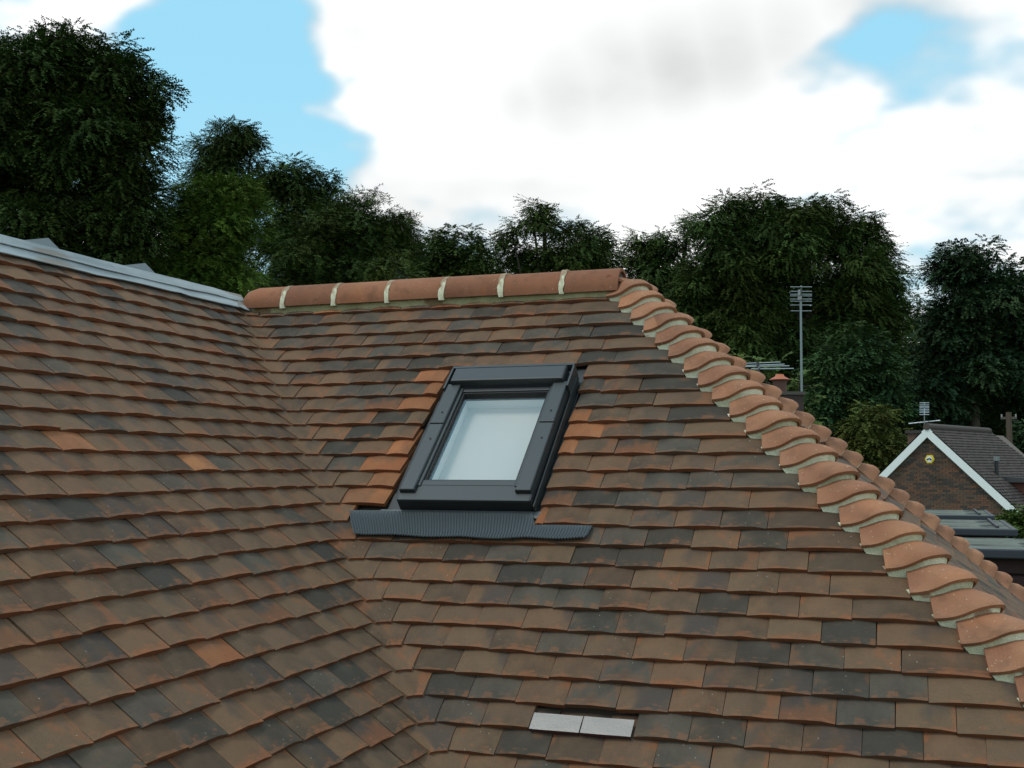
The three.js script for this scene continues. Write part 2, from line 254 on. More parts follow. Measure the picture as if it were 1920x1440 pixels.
// hip: bonnet tiles bedded in mortar; sg = 1 the front hip, -1 the one behind
function hipLine(name, sg, n0) {
  const hip = holder(name, house); hip.position.set(UH, RIDGE, 0);
  const B = .09, QL = .176, QR = .15;
  const P = (q, s, h) => { // q < 0 on the main slope side, q > 0 on the hip end
    const e = .1, m = -.5 * (-q + Math.sqrt(q * q + e * e)), pz = .5 * (q + Math.sqrt(q * q + e * e));   // rounded corner
    const x = s * C + Math.min(q, 0) + (m - Math.min(q, 0)) * .5, z = s * C - Math.max(q, 0) - (pz - Math.max(q, 0)) * .5;
    const w = sst(-.06, .06, q), nx = lerp(0, S, w), nz = lerp(S, 0, w);
    return V(x + nx * h, -s * S + C * h, (z + nz * h) * sg);
  };
  const bump = (q, b) => B * Math.exp(-(q * q) / (q < 0 ? .0085 : .006)) * (1 - .9 * Math.pow(b, 1.1)) * (1 - .22 * Math.max(0, 1 - b / .2) ** 2) - (q > .05 ? (q - .05) ** 2 * 2.2 * (1 - b) : 0);
  for (let n = n0; n < ROWS; n++) {
    const s = sRow(n), r = rng(n * 13 + sg * 5 + 60), j = (r() - .5) * .008, len = .2, lift = (r() - .5) * .006, uo = r() * 4, ragged = (r() - .5) * .006;
    const f = dh => (a, b0) => {
      const b = b0 ** 1.6, ql = QL - b * len * C * .9, qr = QR - b * len * C * .75, q = lerp(-ql, qr, a) + j;
      return P(q, s - b * len + ragged * (1 - b), .004 + .011 * (1 - b) + lift * (1 - b) * Math.exp(-q * q / .02) + bump(q, b) - b * len * TILT + dh);
    };
    const g = slab(18, 6, f(0), f(-.0135), (a, b) => [a * .33 + uo, b * .2 + uo * .7]);
    part('bonnet_tile', g, clayMats[Math.floor(r() * 3)], hip);
    const under = (q, ds) => .0145 + bump(q, ds / len) - ds * TILT - .0125;
    // mortar under the tail
    const sm = s - .005, mr = rng(n * 3 + 8);
    const wob = [...Array(20)].map(() => mr());
    const top = (a, b) => { const q = lerp(-QL + .006 + b * .02 * wob[3], QR - .006, a); const h = lerp(under(q, .006), -.03, b); const out = b * .036 - .002 + (wob[Math.round(a * 19)] - .5) * .007 * b; return P(q, sm + out, h); };
    const bot = (a, b) => { const q = lerp(-QL + .012, QR - .006, a); return P(q, sm - .022, lerp(under(q, .03), -.036, b)); };
    const mg = slab(19, 4, top, bot, (a, b) => [a * .33 + uo, b * .08 + uo]);
    part('mortar_bed', mg, mortarMat, hip);
  }
  return hip;
}
hipLine('hip', 1, 0); hipLine('rear_hip', -1, 0);
// ridge: seven half-round tiles, mortar joints between them and mortar along their feet
const ridge = holder('ridge', house); ridge.position.y = RIDGE;
{
  const R = .108, cy = -.045;
  const ends = [.02, .297, .595, .897, 1.2, 1.511, 1.822, 2.1];
  for (let k = 0; k < 7; k++) {
    const r = rng(40 + k), x0 = ends[k] + (k ? .013 : 0), x1 = ends[k + 1] - (k < 6 ? .013 : 0), dy = (r() - .5) * .008, uo = r() * 5, first = k === 0;
    const f = rad => (a, b) => { const t = lerp(-.12, Math.PI + .12, a), x = lerp(x0, x1, b), sag = first ? Math.min(1, (x - x0) / .1 + .35) ** .5 : 1; return V(x, cy + dy + Math.sin(t) * rad * sag + (first ? 0 : 0), Math.cos(t) * rad * (first ? Math.min(1, (x - x0) / .07 + .6) : 1)); };
    part('ridge_tile', slab(16, 6, f(R), f(R - .015), (a, b) => [a * .35 + uo, b * .3 + uo]), ridgeMats[k % 3], ridge);
    if (k < 6) { const xm = ends[k + 1], jr = rng(70 + k), w = [...Array(17)].map(() => .012 + jr() * .006), o = [...Array(17)].map(() => (jr() - .5) * .008);
      const jf = rad => (a, b) => { const t = lerp(-.2, Math.PI + .2, a), i = Math.round(a * 16); return V(xm + o[i] + lerp(-1, 1, b) * w[i] * .85, cy + Math.sin(t) * rad, Math.cos(t) * rad); };
      part('mortar_joint', slab(16, 2, jf(R + .004), jf(R - .02), (a, b) => [a * .35 + k, b * .04]), mortarMat, ridge); }
  }
  for (const sg of [1, -1]) { // bedding
    const br = rng(90), N = 60, w = [...Array(N + 1)].map(() => br());
    const bf = dh => (a, b) => { const i = Math.round(a * N), x = lerp(.03, 2.09, a), s = lerp(.09, .125 + w[i] * .012, b); return V(x, -s * S + C * (lerp(.05, -.012, b) + dh), sg * (s * C + S * (lerp(.03, -.012, b) + dh))); };
    part('mortar_bed', slab(N, 2, bf(0), bf(-.03), (a, b) => [a * 2.1, b * .05]), mossMortarMat, ridge);
  }
  const cap = new THREE.CircleGeometry(R - .012, 20, 0, Math.PI); cap.rotateY(Math.PI / 2); cap.translate(2.085, cy, 0); part('end_mortar', cap, mossMortarMat, ridge);
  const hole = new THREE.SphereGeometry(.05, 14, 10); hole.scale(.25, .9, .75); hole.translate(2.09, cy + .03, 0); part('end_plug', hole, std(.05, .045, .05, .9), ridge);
}
const saddleMat = new THREE.MeshStandardMaterial({ map: leadMap, color: new THREE.Color().setRGB(.5, .52, .52), roughness: .55, metalness: .15 });
// lead capping on the ridge of the side slope
{
  const lead = holder('lead_ridge', house); lead.position.y = RIDGE; const r = rng(3), N = 48, wv = [...Array(N + 1)].map((_, i) => (fbm(i * .35, 2, 0, 3) - .5));
  const zOf = a => lerp(.06, 4.25, a);
  const strip = (s0, s1, h0, h1, off, za = 0) => { const f = dh => (a, b) => { const i = Math.round(a * N), z = lerp(.06 + za, 4.25, a), s = lerp(s0, s1, b) + wv[(i + off) % N] * .022 * b, h = lerp(h0, h1, b) + wv[(i * 2 + off) % N] * .008 + dh; return V(s * C + S * h, -s * S + C * h, z); }; return slab(N, 3, f(0), f(-.004), (a, b) => [a * 2.2 + off, b * .2]); };
  part('lead_sheet', strip(.034, .092, .012, .008, 3), leadMat, lead); part('lead_sheet', strip(-.005, .046, .03, .019, 11), leadMat, lead);
  const roll = dh => (a, b) => { const t = lerp(-.3, Math.PI * 1.1, b), z = lerp(.12, 4.25, a), i = Math.round(a * N); return V(-.012 + Math.cos(t) * (.022 + dh), .012 + Math.sin(t) * (.02 + dh) + wv[i] * .006 - (z < .5 ? (.5 - z) * .09 : 0), z); };
  part('lead_roll', slab(N, 8, roll(0), roll(-.004), (a, b) => [a * 2.2, b * .1]), leadMat, lead);
  for (const [z0, z1] of [[1.66, 1.38], [1.03, .72]]) { // raised folds behind the roll
    const zp = lerp(z0, z1, .72); const g = new THREE.BufferGeometry();
    const A = [-.03, .02, z0 + .02], Bp = [-.03, .02, z1 - .02], T = [-.035, .076, zp], K = [-.25, .0, zp], T2 = [-.25, .07, zp];
    const pts = [A, T, Bp, A, T2, T, T, T2, Bp, A, K, T2, T2, K, Bp].flat(); g.setAttribute('position', new THREE.Float32BufferAttribute(pts, 3)); g.setAttribute('uv', new THREE.Float32BufferAttribute(pts.filter((_, i) => i % 3 < 2), 2)); g.computeVertexNormals(); part('lead_saddle', g, saddleMat, lead);
  }
  const soak = dh => (a, b) => { const q = lerp(-.1, .14, a), s = lerp(.02, .10 + .02 * Math.sin(a * 5), b), h = .016 + dh; return V(s * C + Math.max(q, 0) + S * h * (q < 0 ? 1 : 0), -s * S + C * h, s * C + Math.max(-q, 0) + S * h * (q > 0 ? 1 : 0)); };
  part('lead_soaker', slab(10, 3, soak(0), soak(-.004), (a, b) => [a * .3, b * .1]), leadMat, lead);
}
// ---------------------------------------------------------------- skylight, in the main slope's own axes
{
  const win = holder('skylight', house); win.position.copy(mainSlope.position); win.quaternion.copy(mainSlope.quaternion);
  const alu = new THREE.MeshPhysicalMaterial({ color: new THREE.Color().setRGB(.028, .034, .036), roughness: .45, metalness: .15, clearcoat: .2, clearcoatRoughness: .4 });
  const dark = std(.02, .022, .024, .5), gasket = std(.012, .012, .013, .7), galv = std(.11, .12, .12, .55, { metalness: .4 });
  const a0 = 1.473, a1 = 2.031, b0 = .765, b1 = 1.572;
  // outer casing ring
  part('casing', mergeGeometries([box(a0, -.06, b0, a0 + .05, .042, b1), box(a1 - .05, -.06, b0, a1, .042, b1), box(a0 + .05, -.06, b0, a1 - .05, .042, b0 + .09), box(a0 + .05, -.06, b1 - .06, a1 - .05, .028, b1)]), dark, win);
  part('sill_cover', bevelBox(a0 + .003, .0295, b1 - .085, a1 - .003, .044, b1 + .004, .004), alu, win);
  for (const [x0, x1] of [[a0 + .004, a0 + .068], [a1 - .068, a1 - .004]]) {
    part('side_cover', bevelBox(x0, .02, .862, x1, .064, 1.128, .005), alu, win); const lo = part('side_cover', bevelBox(x0, .018, 1.131, x1, .062, 1.535, .005), alu, win);
    for (const z of [1.06, 1.23]) { const g = new THREE.CylinderGeometry(.004, .004, .004, 10); g.translate((x0 + x1) / 2 + .004, z < 1.13 ? .065 : .063, z); part('screw', g, gasket, win); }
  }
  part('hood', bevelBox(a0 + .022, .02, b0 + .012, a1 - .022, .086, .868, .007), alu, win);
  part('hood_back_frame', mergeGeometries([box(a0 - .004, -.02, b0 - .022, a1 + .004, .07, b0 - .008), box(a0 - .006, -.02, b0 - .006, a0 + .002, .07, .90), box(a1 - .002, -.02, b0 - .006, a1 + .006, .07, .90)]), alu, win);
  part('hood_lip', box(a0 + .03, .03, .868, a1 - .03, .05, .876), gasket, win);
  // sash
  const g0 = 1.556, g1 = 1.948, h0 = .9, h1 = 1.462;
  part('sash', mergeGeometries([bevelBox(g0 - .022, -.01, .86, g0 - .002, .05, 1.50, .003), bevelBox(g1 + .002, -.01, .86, g1 + .022, .05, 1.50, .003), bevelBox(g0 - .002, -.01, h1 + .002, g1 + .002, .046, 1.494, .003), bevelBox(g0 - .002, -.01, .86, g1 + .002, .046, h0 - .002, .003)]), alu, win);
  part('glazing_bead', mergeGeometries([box(g0 - .001, .0, h0, g0 + .006, .04, h1), box(g1 - .006, .0, h0, g1 + .001, .04, h1), box(g0 + .006, .0, h1 - .006, g1 - .006, .04, h1 + .001), box(g0 + .006, 0, h0 - .001, g1 - .006, .04, h0 + .006)]), gasket, win);
  const glass = new THREE.MeshPhysicalMaterial({ color: 0xffffff, roughness: .02, transmission: 1, thickness: 0, ior: 1.75, specularIntensity: 1 });
  part('pane', box(g0 + .006, .026, h0 + .006, g1 - .006, .030, h1 - .006), glass, win, 'double glazed window pane reflecting pale cloud');
  const white = std(.72, .75, .73, .6);
  part('inner_lining', mergeGeometries([box(g0 - .002, -.2, h0 - .002, g0 + .003, .02, h1 + .002), box(g1 - .003, -.2, h0 - .002, g1 + .002, .02, h1 + .002), box(g0 + .003, -.2, h0 - .002, g1 - .003, .02, h0 + .003), box(g0 + .003, -.2, h1 - .003, g1 - .003, .02, h1 + .002)]), white, win);
  part('roller_blind', box(g0 + .004, -.05, h0 + .004, g1 - .004, -.047, h1 - .004), std(.56, .53, .47, .8), win, 'pale blind behind the glass');
  // flashing: side channels and pleated apron
  part('side_flashing', box(1.405, -.04, .70, a0 - .001, -.032, 1.60), dark, win); part('side_flashing', box(a1 + .001, -.04, .70, 2.05, -.032, 1.64), dark, win);
  part('side_upstand', box(a1 + .006, -.03, .78, a1 + .012, .02, 1.58), alu, win);
  part('head_flashing', box(1.40, -.04, .655, 2.05, -.034, b0 - .024), dark, win);
  part('sill_flashing', box(1.39, -.03, b1 + .004, 2.07, -.012, 1.612), galv, win);
  const NP = 84, left = s => 1.252 + (s - 1.585) * .58, right = s => 2.283 - Math.max(0, s - 1.72) * .5;
  const ap = dh => (a, b) => { const i = Math.round(a * NP * 4), s1 = 1.738 + .008 * Math.sin(a * 3.2) + .003 * Math.sin(a * 23), s = lerp(lerp(1.588, 1.652, sst(.755, .775, a)), s1, b), x = lerp(left(s), right(s), a), am = .005 * Math.sin(i * Math.PI / 2 + .785); return V(x, lerp(-.006, .0165, b) + am * sst(0, .12, b) + .006 * (fbm(a * 9, b * 2, 4, 2) - .5) + dh, s); };
  part('pleated_apron', slab(NP * 4, 5, ap(0), ap(-.0015), (a, b) => [a, b * .15]), new THREE.MeshStandardMaterial({ color: new THREE.Color().setRGB(.085, .1, .105), roughness: .48, metalness: .3 }), win, 'grey pleated lead apron below the skylight');
}
// two metal vent tiles set in the main slope
for (const [x0, x1] of [[2.262, 2.4225], [2.4265, 2.586]]) {
  const v = holder('vent_tile', house); v.position.copy(mainSlope.position); v.quaternion.copy(mainSlope.quaternion);
  const plate = dh => (a, b) => V(lerp(x0, x1, a), lerp(.002, -.005, b) + dh + .0015 * (fbm(a * 4 + x0 * 9, b * 3, 1, 2) - .5), lerp(2.553, 2.487, b));
  part('metal_plate', slab(8, 4, plate(0), plate(-.0015), (a, b) => [a * .16, b * .07]), new THREE.MeshStandardMaterial({ color: new THREE.Color().setRGB(.30, .27, .245), metalness: .5, roughness: .5, bumpMap: atlasBump, bumpScale: .002 }), v, 'bare metal vent plate between clay tiles');
  part('vent_body', box(x0 + .001, -.019, 2.546, x1 - .001, -.0015, 2.5525), std(.07, .028, .028, .6), v);
}

// ---------------------------------------------------------------- ground and wooded hill
{
  const g = new THREE.PlaneGeometry(600, 600, 150, 150); g.rotateX(-Math.PI / 2); const p = g.attributes.position;
  for (let i = 0; i < p.count; i++) { const x = p.getX(i), z = p.getZ(i), d = (x - EYE.x) * FW.x + (z - EYE.z) * FW.z; p.setY(i, 15 * sst(58, 105, d) + (d > 20 ? (fbm(x * .05, z * .05, 0, 3) - .5) * 1.2 * sst(20, 60, d) : 0)); }
  g.computeVertexNormals(); const u = g.attributes.uv; for (let i = 0; i < u.count; i++) u.setXY(i, p.getX(i) / 6, p.getZ(i) / 6);
  const gm = texture(256, 256, (u, v, c, i, j) => { const n = fbm(u * 8, v * 8, 0, 4); c[0] = 52 + n * 34; c[1] = 66 + n * 38; c[2] = 30 + n * 20; const k = .85 + hash3(i, j, 1) * .3; c[0] *= k; c[1] *= k; c[2] *= k; });
  const m = new THREE.Mesh(g, new THREE.MeshStandardMaterial({ map: gm, roughness: 1 })); m.name = 'ground'; m.userData = { kind: 'structure', label: 'grassy ground rising to a wooded hill' }; scene.add(m);
}

// ---------------------------------------------------------------- trees
function sprigGeo(seed, leaves, len, lw, ll, droop) {
  const r = rng(seed), P = [];
  for (let k = 0; k < leaves; k++) {
    const t = (k + .6) / leaves, side = k % 2 ? 1 : -1, base = V(0, -droop * t * t * len, t * len), a = side * (.5 + r() * .5) * (k === leaves - 1 ? .1 : 1), tilt = (r() - .5) * 1.1;
    const dir = V(Math.sin(a), (r() - .5) * .5 - droop * .4, Math.cos(a)).normalize(), wv = V(Math.cos(a), tilt, -Math.sin(a)).normalize(), L = ll * (.7 + r() * .5), w = lw * (.7 + r() * .5);
    const tip = base.clone().addScaledVector(dir, L), m1 = base.clone().addScaledVector(dir, L * .45).addScaledVector(wv, w / 2), m2 = base.clone().addScaledVector(dir, L * .45).addScaledVector(wv, -w / 2); m1.y -= w * .12; m2.y -= w * .12;
    for (const q of [base, m1, tip, base, tip, m2]) P.push(q.x, q.y, q.z);
  }
  const g = new THREE.BufferGeometry(); g.setAttribute('position', new THREE.Float32BufferAttribute(P, 3)); g.computeVertexNormals(); return g;
}
const leafMat = new THREE.MeshPhysicalMaterial({ color: 0xffffff, roughness: .85, specularIntensity: .35, side: THREE.DoubleSide });
const barkMat = std(.07, .055, .042, .95);
const sprigs = { beech: sprigGeo(1, 11, .56, .075, .13, .3), fine: sprigGeo(2, 13, .55, .05, .13, .25), bush: sprigGeo(3, 9, .34, .07, .11, .1), round: sprigGeo(4, 10, .42, .09, .12, .2) };
const _m = new THREE.Matrix4(), _q = new THREE.Quaternion(), _e = new THREE.Euler(), _s = V(1, 1, 1);
/* crown of leafy sprigs on clumps spread over lobes; lobes: [centre, rx, ry, rz] in metres, relative to the tree's base */
function crownMesh(lobes, kind, density, col, seed, size = 1) {
  const r = rng(seed), mats = [], cols = [], cc = new THREE.Color();
  for (const [c, rx, ry, rz] of lobes) {
    const R = Math.cbrt(rx * ry * rz), nC = Math.max(8, Math.round(11 * Math.min(4, R * R / 1.6 + .6)));
    for (let k = 0; k < nC; k++) {
      const inner = k % 3 === 0, th = r() * 6.2832, cz = r() * 2 - 1, sn = Math.sqrt(1 - cz * cz), rad = inner ? .15 + r() * .5 : .64 + r() * .28;
      const cen = V(c.x + rx * rad * sn * Math.cos(th), c.y + ry * rad * cz, c.z + rz * rad * sn * Math.sin(th)), cr = (.30 + r() * .22) * Math.min(R, 2.2), tone = .72 + r() * .5, warm = (r() - .5) * .25;
      const n = Math.round(density * cr * cr * 240 / (size * size));
      for (let i = 0; i < n; i++) {
        const t2 = r() * 6.2832, z2 = r() * 2 - 1, s2 = Math.sqrt(1 - z2 * z2), q = Math.cbrt(r()) * (.88 + .2 * r() * r());
        const dx = s2 * Math.cos(t2), dy = z2, dz = s2 * Math.sin(t2);
        const yaw = Math.atan2(dx + (r() - .5) * .9 + (cen.x - c.x) / rx * .6, dz + (r() - .5) * .9 + (cen.z - c.z) / rz * .6);
        _e.set((r() - .35) * .9 - dy * .45, yaw, (r() - .5) * .9, 'YXZ'); _q.setFromEuler(_e); const k2 = size * .82 * (.7 + r() * .6); _s.set(k2, k2, k2);
        _m.compose(V(cen.x + dx * cr * q * 1.1, cen.y + dy * cr * q * .8, cen.z + dz * cr * q * 1.1), _q, _s); mats.push(..._m.elements);
        const v = tone * (.75 + r() * .5); cc.setRGB(col[0] * v * (1 + warm), col[1] * v, col[2] * v * (1 - warm)); cols.push(cc.r, cc.g, cc.b);
      }
    }
  }
  const m = new THREE.InstancedMesh(sprigs[kind], leafMat, mats.length / 16); m.instanceMatrix.array.set(mats); m.instanceColor = new THREE.InstancedBufferAttribute(new Float32Array(cols), 3); m.name = 'crown'; m.userData.kind = 'stuff'; return m;
}
let sprigCount = 0;
/* lobes given by the picture point they fill, at the tree's depth: [px, py, rx px, ry px, depth offset m] */
function tree(name, label, category, depth, basePx, lobesPx, o) {
  const b = at(basePx, 873, depth), gy = o.ground ?? 0, t = thing(name, label, category, [b.x, gy, b.z], 0, o.group), k = depth / FPX;
  const lobes = lobesPx.map(([px, py, rx, ry, dd = 0]) => { const kk = (depth + dd) / FPX, c = at(px, py, depth + dd).sub(t.position); return [c, rx * kk, ry * kk, Math.min(rx, ry * 1.4) * kk * .95]; });
  const cr = crownMesh(lobes, o.kind, o.density ?? 1, o.col, o.seed, o.size ?? 1); sprigCount += cr.count;
  // trunk and limbs
  const top = lobes.reduce((a, l) => a.y > l[0].y ? a : l[0], lobes[0][0]), H = Math.max(1.2, top.y), tr0 = o.trunk ?? H * .024, r = rng(o.seed + 9);
  const mid = V(top.x * .15, H * .45, top.z * .15);
  const limbs = [rod(V(0, -.3, 0), mid, tr0, tr0 * .7, 9), rod(mid, top, tr0 * .7, tr0 * .18, 7)];
  for (const l of lobes) { const st = mid.clone().lerp(top, r() * .6); if (l[0].y > mid.y * .6) limbs.push(rod(st, l[0], tr0 * .38, tr0 * .08, 6)); for (let i = 0; i < 3; i++) { const e = l[0].clone().add(V((r() - .5) * 1.7 * l[1], (r() - .2) * 1.1 * l[2], (r() - .5) * 1.7 * l[3])); limbs.push(rod(l[0], e, tr0 * .14, tr0 * .03, 5)); } }
  part('trunk', mergeGeometries(limbs), barkMat, t); t.add(cr); return t;
}
const wood = 'trees of the wood behind the roofs';
const DK = [.044, .072, .015], MD = [.054, .086, .018], LT = [.085, .145, .02], BL = [.038, .074, .03], YL = [.095, .115, .026];
tree('beech_tree', 'tallest dark beech, broad crown rising behind the lead ridge', 'tree', 44, 60, [[60, 180, 140, 110], [170, 135, 100, 80], [258, 185, 60, 62], [30, 110, 60, 50], [140, 90, 60, 40], [212, 120, 52, 38], [302, 205, 26, 34], [150, 290, 150, 110], [-20, 300, 150, 150], [230, 400, 75, 90], [90, 450, 150, 110], [-80, 160, 90, 110], [240, 300, 48, 60], [245, 375, 52, 80], [190, 250, 80, 80], [240, 460, 68, 70]], { kind: 'beech', col: DK, seed: 11, density: 1.0, group: wood });
tree('broadleaf_tree', 'small rounded dark crown standing up between tall beech and pointed gap of sky', 'tree', 62, 430, [[430, 275, 58, 44], [390, 305, 52, 36], [470, 295, 34, 38], [425, 360, 80, 60], [440, 250, 36, 24]], { kind: 'beech', col: DK, seed: 12, density: .9, group: wood });
tree('hornbeam_tree', 'fresher green tree with feathery sprays right behind lead ridge end', 'tree', 47, 410, [[405, 390, 82, 62], [360, 430, 60, 70], [450, 440, 52, 70], [400, 500, 95, 70], [430, 350, 45, 28], [360, 355, 35, 26], [325, 440, 40, 60], [330, 500, 60, 60]], { kind: 'fine', col: LT, seed: 13, trunk: .12, density: 1.2, group: wood });
tree('broadleaf_tree', 'dark broad tree behind feathery green tree, flat topped', 'tree', 58, 560, [[555, 340, 60, 38], [600, 360, 46, 36], [520, 350, 44, 44], [560, 430, 100, 70], [620, 400, 40, 40]], { kind: 'beech', col: DK, seed: 14, density: .95, group: wood });
tree('spreading_tree', 'dull green sloping tree with thin twigs on top above ridge tiles', 'tree', 52, 640, [[625, 430, 75, 50], [690, 430, 70, 48], [740, 440, 50, 36], [590, 490, 80, 60], [690, 500, 100, 50], [675, 378, 28, 22], [700, 365, 16, 16], [760, 425, 34, 24]], { kind: 'fine', col: MD, seed: 15, trunk: .1, density: 1.2, group: wood });
tree('broadleaf_tree', 'low rounded tree above middle of ridge with notch of sky beside', 'tree', 56, 850, [[850, 450, 50, 30], [800, 475, 50, 36], [880, 480, 45, 36], [850, 510, 100, 40], [905, 460, 22, 18]], { kind: 'round', col: MD, seed: 16, density: 1, group: wood });
tree('broadleaf_tree', 'middle tree with tufted two part top above ridge tile joints', 'tree', 58, 1030, [[1000, 410, 46, 30], [1060, 430, 50, 26], [1110, 455, 48, 28], [960, 440, 30, 30], [1040, 480, 120, 46], [1020, 395, 26, 16]], { kind: 'beech', col: MD, seed: 17, density: 1, group: wood });
tree('broadleaf_tree', 'thin topped tree between tufted tree and large spreading beech', 'tree', 63, 1225, [[1210, 460, 44, 26], [1250, 455, 44, 30], [1290, 435, 30, 26], [1220, 510, 80, 50], [1260, 570, 60, 60]], { kind: 'beech', col: MD, seed: 18, density: .9, group: wood });
tree('beech_tree', 'large spreading beech with drooping sprays behind tall aerial mast', 'tree', 58, 1490, [[1350, 425, 64, 54], [1420, 395, 62, 42], [1535, 410, 70, 46], [1470, 450, 120, 80], [1610, 460, 62, 54], [1660, 505, 44, 48], [1370, 510, 90, 80], [1560, 540, 115, 90], [1420, 610, 110, 80], [1620, 590, 70, 70], [1320, 560, 60, 60], [1590, 670, 90, 60]], { kind: 'beech', col: MD, seed: 19, density: 1.0, group: wood });
tree('broadleaf_tree', 'bluish dark round topped tree behind brick gable house', 'tree', 61, 1830, [[1820, 490, 60, 50], [1780, 520, 54, 50], [1870, 520, 54, 48], [1840, 600, 110, 70], [1930, 580, 70, 80], [1770, 640, 54, 60], [1830, 720, 130, 80], [1950, 720, 80, 90], [1750, 750, 60, 60]], { kind: 'round', col: BL, seed: 20, density: .95, size: 1.3, group: wood });
tree('rounded_bush', 'dense blue green rounded tree right of tall aerial mast', 'tree', 54, 1600, [[1585, 665, 70, 55], [1640, 695, 56, 50], [1550, 720, 66, 60], [1605, 755, 80, 60], [1670, 740, 40, 50], [1550, 800, 70, 70]], { kind: 'round', col: [.052, .105, .036], seed: 21, density: 1.1, size: 1.1 });
tree('orchard_shrub', 'yellowish speckled shrub below rounded blue green tree beside gable', 'shrub', 51.5, 1645, [[1640, 775, 40, 34], [1620, 820, 54, 44], [1670, 830, 44, 44], [1640, 880, 76, 50], [1700, 850, 30, 30]], { kind: 'round', col: YL, seed: 22, density: 1.1 });
tree('garden_shrub', 'small bright yellow green shrub behind horizontal aerial over hip tiles', 'shrub', 21, 1420, [[1410, 690, 34, 30], [1440, 720, 40, 36], [1500, 725, 30, 40], [1390, 740, 40, 40], [1480, 770, 40, 40]], { kind: 'bush', col: [.075, .11, .024], seed: 23, density: 1.5 });
tree('leafy_bush', 'bright green leafy bush beside flat grey roofs', 'bush', 17.8, 1900, [[1888, 985, 32, 20], [1925, 980, 40, 24], [1905, 1008, 36, 24], [1950, 1020, 50, 40], [1870, 1000, 20, 16], [1910, 962, 30, 14]], { kind: 'bush', col: [.095, .15, .03], seed: 24, density: 6, size: .7 });
tree('dark_bush', 'low bush at the wood edge right of telegraph pole', 'bush', 52, 1925, [[1925, 830, 40, 40], [1960, 860, 50, 50], [1905, 860, 26, 30]], { kind: 'round', col: BL, seed: 25, density: 1, group: 'bushes at the wood edge' });
tree('young_tree', 'young yellow green tree low behind centre of ridge tiles', 'tree', 46, 745, [[740, 495, 26, 20], [760, 520, 40, 26], [710, 520, 30, 26]], { kind: 'fine', col: [.06, .088, .015], seed: 26, density: 1.2 });
{ // wooded slope seen as one dark mass between the trunks
  const lobes = [], r = rng(500);
  for (let px = -300; px < 2350; px += 90) for (let k = 0; k < 3; k++) { const d = 63 + k * 9 + r() * 7, ry = (px > 1690 && px < 1745) ? 0 : r() * 30; const c = at(px + r() * 40, (k === 0 ? 800 : k === 1 ? 690 : px < 1120 ? 545 : 625) - ry, d); lobes.push([c, 2.6 + r(), 2.1 + r(), 2.4]); }
  const m = crownMesh(lobes, 'beech', .42, DK, 501, 1.7); m.name = 'woodland_undergrowth'; m.userData = { kind: 'stuff', label: 'dark mass of undergrowth and small trees filling the wood', category: 'undergrowth' }; scene.add(m); sprigCount += m.count;
}
console.log('sprigs', sprigCount);

